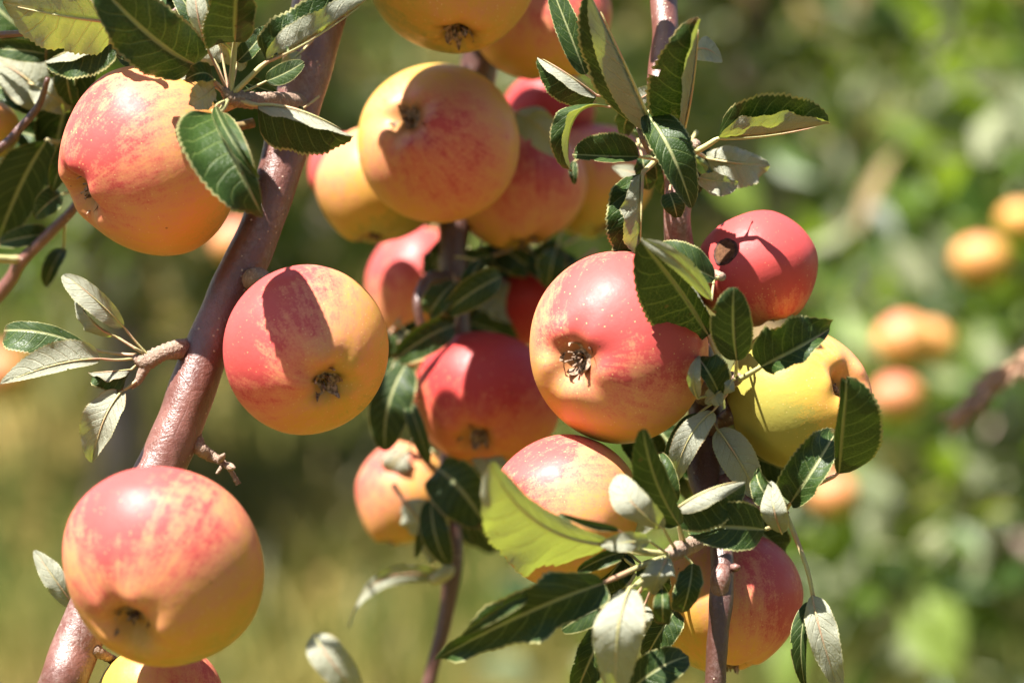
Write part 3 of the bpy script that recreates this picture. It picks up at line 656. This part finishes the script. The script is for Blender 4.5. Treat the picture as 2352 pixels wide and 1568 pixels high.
L((1480, 1390, -36), (1455, 1440, -40), (1440, 1500, -32), (-30, 4, 4), (34, 0, 4), (1520, 1300, -44), 0.08)
for q, (u, v, dz) in enumerate([(1470, -260, 0), (1530, -480, 20), (1440, -760, 10), (1620, -1000, 40)]):
    spray(B2, u, v, dz, 6, 60, 60 + q, 140)

# ---- shaded branch in the middle, behind the focus
B3 = Branch('shaded dark branch dropping through the blurred apple cluster in the centre', (1180, -2000, 170))
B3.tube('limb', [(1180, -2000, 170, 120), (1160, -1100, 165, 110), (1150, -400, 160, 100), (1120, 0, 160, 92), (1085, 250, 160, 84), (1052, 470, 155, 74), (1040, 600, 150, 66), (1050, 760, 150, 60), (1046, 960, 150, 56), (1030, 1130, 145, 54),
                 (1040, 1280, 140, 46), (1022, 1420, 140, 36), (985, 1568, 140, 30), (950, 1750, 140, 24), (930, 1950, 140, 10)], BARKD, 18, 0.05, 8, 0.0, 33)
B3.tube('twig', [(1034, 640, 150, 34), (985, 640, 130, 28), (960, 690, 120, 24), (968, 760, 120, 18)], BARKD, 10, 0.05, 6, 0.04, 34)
B3.tube('twig', [(1036, 1300, 140, 26), (1020, 1318, 132, 34), (990, 1335, 130, 22)], STALK, 10, 0.05, 6, 0.03, 35)
L = B3.leaf
L((1042, 748, 118), (980, 775, 108), (900, 832, 116), (10, 34, 0), (-8, -36, -2), (1050, 720, 140), 0.06)
L((1152, 636, 112), (1090, 668, 104), (1018, 722, 112), (10, 30, 0), (-10, -34, 0), (1050, 640, 140), 0.06)
L((932, 838, 112), (892, 930, 106), (884, 1036, 112), (46, 8, 4), (-40, -4, 0), (1040, 800, 140), 0.08)
L((938, 920, 108), (962, 990, 102), (986, 1066, 108), (16, -6, 4), (-18, 6, 6), (1040, 860, 140), 0.08)
L((1006, 1076, 126), (1062, 1128, 118), (1114, 1204, 124), (38, -42, 0), (-50, 40, 0), (1046, 1040, 148), 0.06)
L((990, 1150, 120), (1000, 1230, 114), (1030, 1300, 120), (30, 0, 0), (-30, 0, 0), (1040, 1120, 140), 0.08)
L((1046, 648, 118), (1010, 684, 110), (984, 726, 116), (26, 16, 4), (-30, -10, 2), (1042, 630, 140), 0.08)
L((1046, 1330, 150), (878, 1330, 138), (800, 1446, 150), (6, -20, 10), (-10, 22, 10), (1030, 1310, 140), 0.08)
L((720, 1456, 130), (762, 1520, 122), (832, 1610, 130), (-32, 16, 4), (34, -18, 6), (900, 1700, 140), 0.05)
L((990, 1150, 128), (974, 1210, 122), (954, 1282, 128), (14, 4, 4), (-14, -2, 6), (1030, 1120, 140), 0.06)
L((1186, 258, 118), (1236, 290, 112), (1296, 356, 118), (-18, 34, 0), (22, -34, 4), (1110, 230, 150), 0.06)
L((1215, 268, 104), (1250, 268, 100), (1290, 296, 104), (0, 10, 6), (2, -9, 8), (1150, 250, 150), 0.04)
L((1080, 1020, 118), (1130, 1070, 112), (1180, 1090, 118), (-10, 26, 2), (12, -30, 4), (1050, 1000, 145), 0.08)
L((1105, 600, 118), (1080, 640, 112), (1060, 690, 118), (20, 8, 2), (-20, -6, 4), (1046, 590, 140), 0.08)
L((930, 905, 118), (900, 860, 112), (915, 815, 118), (-18, 0, 2), (20, 0, 4), (1040, 880, 145), 0.06)
for q, (u, v, dz) in enumerate([(1130, -230, 150), (1000, -360, 90), (1200, -420, 140), (1080, -640, 150), (1240, -800, 170), (930, -300, 120), (1290, -250, 130), (1120, -130, 120), (1180, -300, 110)]):
    spray(B3, u, v, dz, 6, 60, 80 + q, 150)

# ---- thin twigs at the far left
B4 = Branch('thin blurred brown twig with dark leaves at the far left edge', (-1900, 1500, 180))
B4.tube('limb', [(-1900, 1500, 180, 80), (-1100, 1260, 150, 60), (-420, 1000, 110, 44), (-200, 880, 100, 40), (0, 672, 85, 32), (48, 602, 80, 30), (110, 540, 76, 26), (178, 466, 72, 20), (205, 380, 70, 18), (190, 300, 68, 14), (160, 220, 66, 10)], BARK, 14, 0.05, 8, 0.0, 41)
B4.tube('twig', [(50, 596, 80, 22), (20, 596, 76, 20), (-40, 590, 70, 18), (-160, 570, 70, 14), (-320, 540, 74, 7)], STALK, 10, 0.04, 6, 0.0, 42)
L = B4.leaf
L((205, 130, 50), (150, 250, 62), (112, 440, 92), (52, 14, 0), (-56, -10, 0), (190, 300, 68), 0.08)
L((262, 78, 30), (190, 104, 22), (104, 142, 30), (14, 66, -8), (4, 22, 22), (300, 150, 60), 0.06)
L((118, 128, 52), (50, 116, 46), (-30, 112, 52), (0, 24, 2), (0, -26, 2), (165, 230, 66), 0.06)
L((122, 242, 60), (60, 180, 54), (-16, 134, 60), (38, -34, 4), (-32, 40, 6), (175, 260, 66), 0.06)
L((96, 252, 66), (40, 216, 60), (-20, 196, 66), (-10, 34, 2), (12, -36, 2), (175, 280, 66), 0.08)
L((108, 322, 58), (50, 420, 76), (-10, 566, 104), (58, 14, 0), (-60, -12, 0), (190, 330, 68), 0.10)
L((142, 446, 66), (112, 466, 60), (78, 500, 66), (12, 22, 4), (-14, -24, 4), (180, 440, 72), 0.10)
L((146, 572, 100), (122, 610, 94), (104, 660, 100), (18, 8, 4), (-20, -6, 6), (150, 510, 76), 0.06)
L((112, 538, 84), (60, 544, 78), (-10, 560, 84), (2, 26, 2), (0, -24, 2), (120, 530, 76), 0.08)
L((190, 300, 60), (150, 360, 54), (120, 440, 60), (22, 10, 2), (-24, -8, 2), None, 0.06)
B5 = Branch('thin reddish twig with a broad yellow green backlit leaf in the top left corner', (-2000, 300, 110))
B5.tube('limb', [(-2000, 300, 110, 64), (-1200, 190, 70, 46), (-500, 120, 30, 34), (-200, 90, 20, 26), (0, 80, 6, 17), (140, 72, 0, 15), (280, 66, -6, 14), (380, 40, -8, 12), (460, -40, -8, 12), (560, -180, -4, 16), (700, -420, 4, 22)], BARK, 12, 0.04, 8, 0.0, 43)
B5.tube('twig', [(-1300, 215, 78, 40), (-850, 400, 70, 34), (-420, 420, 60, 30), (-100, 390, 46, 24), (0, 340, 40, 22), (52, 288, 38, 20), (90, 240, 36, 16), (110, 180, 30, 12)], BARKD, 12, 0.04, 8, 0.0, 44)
L = B5.leaf
L((292, 52, -16), (150, 36, -24), (8, 6, -16), (4, -60, 58), (-8, 74, -74), (380, 40, -8), 0.06, 0.52)
L((330, 42, -8), (250, 16, -14), (150, -40, -8), (14, -14, 6), (-10, 14, 12), (380, 40, -8), 0.06)
for q, (u, v, dz) in enumerate([(430, -260, 0), (250, -420, 0), (-150, -60, 10)]):
    spray(B5, u, v, dz, 5, 60, 120 + q, 150)

def filler(br, u0, u1, v0, v1, d0, d1, n, seed, size=120, anchor=None):
    r = random.Random(seed)
    for _ in range(n):
        u, v, dz = r.uniform(u0, u1), r.uniform(v0, v1), r.uniform(d0, d1)
        a = math.radians(r.uniform(-70, 70) + (180 if r.random() < 0.12 else 0)); ln = size * r.uniform(0.7, 1.25); w_ = ln * r.uniform(0.22, 0.34)
        dx, dy = math.sin(a), math.cos(a); px_, py_ = -dy, dx                   # right hand side of the leaf when its top faces us
        if r.random() < 0.22: px_, py_ = -px_, -py_
        tl = r.uniform(-0.5, 0.9) * w_
        br.leaf((u, v, dz), (u + dx * ln * .5 + r.uniform(-12, 12), v + dy * ln * .5 - ln * .06, dz - r.uniform(0, 8)), (u + dx * ln, v + dy * ln, dz + dy * r.uniform(0, 22)),
                (-px_ * w_, -py_ * w_, -tl + 10), (px_ * w_, py_ * w_, tl + 10), (u - dx * 50, v - dy * 40, dz + 5), 0.14)
filler(B2, 1490, 1720, 940, 1230, 34, 64, 13, 501, 125)
filler(B2, 1380, 1560, 1270, 1400, -22, 10, 6, 502, 120)
filler(B2, 1440, 1600, 150, 420, 24, 60, 6, 503, 105)
filler(B3, 960, 1120, 560, 760, 165, 185, 6, 504, 130)
filler(B3, 900, 1080, 980, 1180, 120, 175, 7, 505, 140)
filler(B3, 1120, 1330, 520, 620, 140, 185, 5, 506, 120)
filler(B3, 1030, 1140, 540, 600, 150, 180, 5, 510, 110)
filler(B3, 890, 950, 760, 840, 150, 180, 4, 511, 110)
filler(B4, 20, 230, 60, 360, 44, 84, 11, 507, 140)
filler(B1, 300, 620, -90, 110, -10, 26, 9, 508, 120)
filler(B1, 640, 720, 120, 260, 8, 20, 3, 509, 80)

# ------------------------------------------------------------------ apples
F_GRP = 'ripening apples hanging in the foreground'
A1 = apple('large pink and golden apple under the leaf cluster at upper left', 345, 370, 221, -4, (-0.80, -0.42, 0.34), 0.47, (-0.5, 0.25, 0.75), hr=0.91, dimp=0.34, sd=11)
A2 = apple('golden orange apple touching the right side of the thick branch, with a star shaped eye', 702, 811, 197, -18, (0.37, -0.42, 0.83), 0.64, (-0.75, 0.45, 0.3), hr=0.93, dimp=0.26, sd=23)
A3 = apple('largest rosy apple at lower left, hiding the thick branch behind it', 370, 1306, 241, -72, (-0.28, -0.62, 0.74), 0.56, (-0.3, 0.7, 0.5), hr=0.90, dimp=0.34, sd=37)
A4 = apple('golden apple at the bottom edge, mostly hidden under the largest rosy apple', 372, 1606, 148, -16, (0.1, -0.85, 0.4), 0.40, (0.8, 0.2, 0.4), sd=41)
A5 = apple('pale yellow green apple cut off by the top edge of the picture', 1042, -62, 203, 50, (0.06, -0.86, 0.44), 0.10, (0.3, 0.2, 0.9), hr=0.93, dimp=0.22, sd=53)
A6 = apple('orange apple in the centre cluster facing forward, its eye crossed by a leaf shadow', 1003, 322, 190, 100, (-0.40, 0.25, 0.88), 0.36, (0.0, -0.1, 0.9), hr=0.92, eye_open=1.1, dimp=0.28, sd=67)
A7 = apple('golden apple at the left of the blurred centre cluster, half behind its neighbour', 872, 428, 150, 150, (-0.1, -0.9, 0.2), 0.24, (-0.7, 0.6, 0.3), sd=71)
A8 = apple('small red apple showing only its left rim behind the golden one of the centre cluster', 792, 392, 92, 185, (-0.5, -0.6, 0.2), 0.80, (-0.6, 0.6, 0.4), sd=73, detail=1)
A9 = apple('orange apple at the lower right of the blurred centre cluster', 1190, 430, 160, 160, (0.1, -0.95, 0.2), 0.48, (0.3, 0.3, 0.6), sd=79)
A10 = apple('brownish orange apple at the right end of the blurred centre cluster', 1362, 412, 146, 210, (0.2, -0.9, 0.2), 0.52, (0.2, 0.9, 0.1), sd=83)
A11 = apple('red apple behind the pale yellow green one at the top', 1250, 50, 158, 120, (0.2, -0.8, -0.2), 0.62, (0.1, 0.8, 0.4), sd=89)
A12 = apple('dark red apple in shade between the top apples and the upright branch', 1262, 262, 112, 215, (0.1, -0.7, 0.1), 0.85, (0.2, 0.4, 0.7), 0.5, sd=91, detail=1)
A13 = apple('sunlit pink apple half hidden by dark leaves below the centre cluster', 960, 655, 126, 240, (-0.2, -0.9, 0.1), 0.58, (-0.3, 0.6, 0.6), hr=1.12, sd=97)
A14 = apple('deep red apple in the shade under the centre cluster', 1225, 690, 120, 190, (0.2, -0.9, 0.1), 0.85, (0.1, 0.4, 0.8), 0.7, sd=101)
A15 = apple('crimson apple with a yellow base behind the big red and pink apple', 1118, 918, 168, 125, (-0.16, -0.62, 0.76), 0.74, (0.0, 0.75, 0.35), 0.55, sd=103)
A16 = apple('small orange apple lowest in the blurred middle, left of the dark leaf', 926, 1135, 116, 185, (-0.25, -0.9, 0.2), 0.42, (-0.6, 0.5, 0.4), hr=1.08, taper=0.4, sd=107)
A17 = apple('big red and pink apple on the right, its deep eye facing left', 1415, 794, 217, -8, (-0.54, -0.17, 0.82), 0.64, (0.1, 0.55, 0.75), hr=0.94, eye_open=1.15, dimp=0.29, sd=109)
A18 = apple('small crimson apple with a brown scar, hanging highest on the upright branch', 1738, 622, 148, 26, (0.30, -0.88, 0.12), 0.90, (0.0, 0.7, 0.6), 0.15, hr=0.92, stem_len=0.45, dimp=0.34, sd=113)
A19 = apple('yellow apple on the right crossed by leaf shadows, its eye facing right', 1838, 915, 168, 8, (0.66, 0.24, 0.68), 0.10, (0.85, 0.5, 0.1), hr=0.98, dimp=0.46, sd=127)
A20 = apple('rosy apple under the big red and pink one, partly hidden by a translucent leaf', 1292, 1172, 182, -6, (-0.82, 0.08, 0.46), 0.52, (-0.5, 0.6, 0.4), hr=0.94, dimp=0.30, sd=131)
A21 = apple('red and gold apple behind the thin end of the upright branch at the bottom', 1662, 1378, 180, 26, (0.1, -0.9, 0.1), 0.52, (0.85, 0.45, 0.3), hr=0.94, sd=137)
A22 = apple('blurred pale golden apple cut off by the left edge behind the twigs', -38, 300, 84, 70, (0, -0.9, 0.2), 0.3, (-0.3, 0.6, 0.4), sd=139, detail=1)

def scar(ap, u, v, rpx):
    """corky spot lying on the skin of an apple, found by casting a ray at it from the camera"""
    root, sk, M3, R = ap
    bvh = BVHTree.FromPolygons([x.co for x in sk.data.vertices], [p.vertices for p in sk.data.polygons])
    D = W(u, v, 0) - CAM; o = M3.transposed() @ (CAM - root.location); d = (M3.transposed() @ D).normalized()
    hit, nrm, _, _ = bvh.ray_cast(o, d)
    if hit is None: return
    a = nrm.orthogonal().normalized(); b = nrm.cross(a); rr = random.Random(5); k = rpx * kpx(D0)
    def pt(r_, an):
        q = hit + (a * math.cos(an) + b * math.sin(an)) * r_ + nrm * 0.01
        h2, n2, _, _ = bvh.ray_cast(q, -nrm)
        return (h2 if h2 else hit), nrm
    for name, r0, r1, hh, mat in (('scar', 0.0, 0.90, 0.00016, SCAB), ('scar_rim', 0.80, 1.05, 0.00030, SCABRIM)):
        V, F = [], []; n = 48; rings = 6; jit = [1 + 0.04 * math.sin(3 * 6.283 * q / n + 1) + 0.02 * math.sin(7 * 6.283 * q / n) + 0.03 * rr.random() for q in range(n)]
        for i in range(rings + 1):
            f = r0 + (r1 - r0) * i / rings
            for s in range(n):
                p, nn = pt(max(f, 0.02) * k * jit[s], 6.283 * s / n)
                V.append(p + nn * (hh * (0.6 + 0.7 * rr.random()) if 0 < i < rings else hh * 0.4 if name == 'scar' else -0.0002))
        for i in range(rings):
            for s in range(n): F.append((i * n + s, i * n + (s + 1) % n, (i + 1) * n + (s + 1) % n, (i + 1) * n + s))
        link_mesh(name, mesh_from(name, V, F, [mat]), root)
scar(A18, 1664, 577, 32)

# ------------------------------------------------------------------ dry grass stalk arching in from the right
def dry_stalk():
    P = [W(2700, 2400, 380), W(2720, 1700, 380), W(2640, 1050, 370), W(2480, 800, 360), W(2352, 838, 350), (W(2280, 880, 345)), W(2212, 948, 340)]
    root = empty('dry_grass_stalk', P[0]); tag(root, 'dry pinkish brown seed stalk reaching in from the right edge', 'grass stalk')
    C = catmull([np.array(p) - np.array(P[0]) for p in P], 10)
    tv, tf = tube_np(C, np.linspace(0.0022, 0.0009, len(C)), 8); link_mesh('stalk', mesh_from('stalk', tv, tf, [DRY]), root)
    V, F = [], []; r = random.Random(3)
    for i in range(34, len(C)):
        for q in range(5):
            d = Vector((r.random() - .5, r.random() - .5, r.random() - .5)).normalized(); t_ = Vector(C[min(i + 1, len(C) - 1)] - C[i - 1]).normalized()
            d = (t_ * 1.1 + d * 0.7).normalized(); p0 = Vector(C[i]); s_ = d.orthogonal().normalized() * 0.0018; e = p0 + d * (0.010 + 0.006 * r.random())
            m_ = p0 + d * 0.006; up = d.cross(s_).normalized() * 0.0016; o = len(V)
            V += [p0, m_ + s_, m_ + up, m_ - s_, m_ - up, e]
            F += [(o, o + 1, o + 2), (o, o + 2, o + 3), (o, o + 3, o + 4), (o, o + 4, o + 1), (o + 5, o + 2, o + 1), (o + 5, o + 3, o + 2), (o + 5, o + 4, o + 3), (o + 5, o + 1, o + 4)]
    ob = link_mesh('seed_head', mesh_from('seed_head', V, F, [DRY], False), root); ob['kind'] = 'stuff'
dry_stalk()

# ------------------------------------------------------------------ orchard trees behind
def fruit_tree(x, y, h, rx, nleaf, seed, label, zc=None, ry=None):
    r = np.random.default_rng(seed); ry = ry or rx; z0 = gz(x, y) - 0.05
    root = empty('apple_tree', (x, y, z0)); tag(root, label, 'tree', 'orchard trees in the background')
    hts = h * 0.22
    tr = catmull([(0, 0, 0), (0.03, 0.02, hts), (-0.02, 0.03, h * 0.5), (0.03, 0.0, h * 0.9)], 6)
    tv, tf = tube_np(tr, np.linspace(0.055, 0.014, len(tr)), 10, True, 0.08, seed); link_mesh('trunk', mesh_from('trunk', tv, tf, [TRUNK]), root)
    pts = []
    V, F = [], []
    for q in range(16):
        a = 6.283 * (q * 0.382 + 0.1 * r.random()); zb = h * (0.18 + 0.6 * r.random()); ln = (0.65 + 0.5 * r.random()) * (1 - 0.5 * zb / h)
        ex, ey = math.cos(a) * rx * ln, math.sin(a) * ry * ln; ez = zb + (0.05 + 0.5 * r.random()) * h * 0.45
        dr = -0.12 * h * r.random()
        P = catmull([(0.01, 0.01, zb), (ex * .4, ey * .4, zb + (ez - zb) * .55), (ex * .8, ey * .8, ez), (ex * 1.1, ey * 1.1, ez + dr)], 6)
        tv, tf = tube_np(P, np.linspace(0.018, 0.004, len(P)), 7, True, 0.05); o = len(V); V += list(tv); F += [tuple(i + o for i in f) for f in tf]
        for p in P[5:]:
            for _ in range(4):
                d = r.normal(0, 1, 3) * np.array([0.16, 0.16, 0.15]) * rx; P2 = p + d; pts.append(P2)
    link_mesh('branches', mesh_from('branches', V, F, [TRUNK]), root)
    pts = np.array(pts)
    c = pts[r.integers(0, len(pts), nleaf)] + r.normal(0, 0.055, (nleaf, 3)); c[:, 2] = np.maximum(c[:, 2], 0.18)
    ln = 0.032 + 0.02 * r.random(nleaf); wd = ln * (0.42 + 0.15 * r.random(nleaf))
    T = r.normal(0, 1, (nleaf, 3)); T[:, 2] = T[:, 2] * 0.7 - 0.35; T /= np.linalg.norm(T, axis=1)[:, None]
    Nn = r.normal(0, 0.75, (nleaf, 3)); Nn[:, 2] += 0.75; Nn -= T * np.sum(Nn * T, 1)[:, None]; Nn /= np.linalg.norm(Nn, axis=1)[:, None]
    S = np.cross(T, Nn)
    f = (0.15 + 0.5 * r.random(nleaf))[:, None]
    LV = np.empty((nleaf, 6, 3)); b = ln[:, None]; w = wd[:, None]
    LV[:, 0] = c - T * b; LV[:, 1] = c + S * w + Nn * w * f - T * b * .1; LV[:, 2] = c + T * b + Nn * b * -0.15; LV[:, 3] = c - S * w + Nn * w * f - T * b * .1
    LV[:, 4] = c + T * b * .55 + S * w * .6 + Nn * w * f * .5; LV[:, 5] = c + T * b * .55 - S * w * .6 + Nn * w * f * .5
    LF = []
    for i in range(nleaf):
        k = 6 * i; LF += [(k, k + 1, k + 4, k + 2), (k, k + 2, k + 5, k + 3)]
    cr = link_mesh('crown', mesh_from('crown', LV.reshape(-1, 3), LF, [FLEAF], False), root); cr['kind'] = 'stuff'
    return root
TREES = [
    (0.80, 3.10, 2.2, 0.62, 4200, 'nearest leafy apple tree filling the right side of the background'),
    (2.3, 4.3, 2.5, 0.95, 4500, 'leafy apple tree just outside the right edge of the background'),
    (0.42, 4.7, 2.2, 0.70, 4200, 'blurred apple tree behind the centre apple cluster'),
    (-0.80, 5.5, 1.75, 0.55, 3600, 'blurred apple tree at the left edge of the background'),
    (1.9, 7.2, 2.5, 1.05, 5000, 'far apple tree in the upper right corner of the background'),
    (-0.55, 8.6, 2.4, 1.0, 6000, 'far apple tree behind the thick branch at upper left'),
    (-2.4, 8.6, 2.5, 1.05, 5000, 'far apple tree left of the picture edge'),
    (0.75, 9.4, 2.5, 1.1, 6000, 'farthest apple tree along the middle of the orchard row'),
    (3.2, 10.0, 2.6, 1.1, 5000, 'farthest apple tree on the right of the orchard row'),
    (-1.7, 11.5, 2.6, 1.1, 5000, 'farthest apple tree on the left of the orchard row'),
    (-1.35, -1.75, 2.9, 1.0, 6000, 'unseen apple tree added behind the camera at left, cutting sky fill'),  # this and the next two: added out of view to hold back sky light
    (0.15, -1.95, 3.0, 1.0, 6000, 'unseen apple tree added straight behind the camera, cutting sky fill'),
    (1.6, -1.55, 2.9, 1.0, 6000, 'unseen apple tree added behind the camera at right, cutting sky fill'),
    (2.3, 0.6, 2.8, 0.85, 5000, 'apple tree of the same row outside the right of the picture'),
    (-2.1, 0.9, 2.5, 0.75, 5000, 'apple tree of the same row outside the left of the picture'),
]
for i, (x, y, h, rx, n, lab) in enumerate(TREES): fruit_tree(x, y, h, rx, n, 300 + i, lab)

BACK = [  # u, v, radius px, distance beyond focus (m), label
    (2255, 600, 66, 1.45, 'blurred golden orange apple hanging near the right edge, upper of the pair', 0.19),
    (2345, 510, 52, 1.5, 'blurred yellow apple touching the right edge of the picture', 0.07),
    (2078, 782, 66, 1.35, 'blurred orange apple right of the sharp yellow apple, left in its clump', 0.23),
    (2140, 790, 56, 1.45, 'blurred golden apple right of the sharp yellow apple, right in its clump', 0.15),
    (2064, 912, 60, 1.35, 'blurred pink apple hanging lowest in the clump right of the sharp yellow apple', 0.35),
    (1912, 1138, 58, 1.4, 'blurred orange apple below the sharp yellow apple and its folded leaf', 0.25),
    (4, 860, 70, 2.2, 'blurred orange apple at the left edge beside the pale leaf cluster', 0.28),
    (545, 560, 60, 1.0, 'blurred pink apple peeking between the upper left apple and the thick branch', 0.34),
]
for u, v, r, dd, lab, bl in BACK:
    apple(lab, u, v, r, dd * 1000, (0.1 * random.uniform(-3, 3), -0.9, 0.3), bl, (-0.3, 0.7, 0.5), sd=int(u + v), detail=1, group='blurred apples in the background trees')
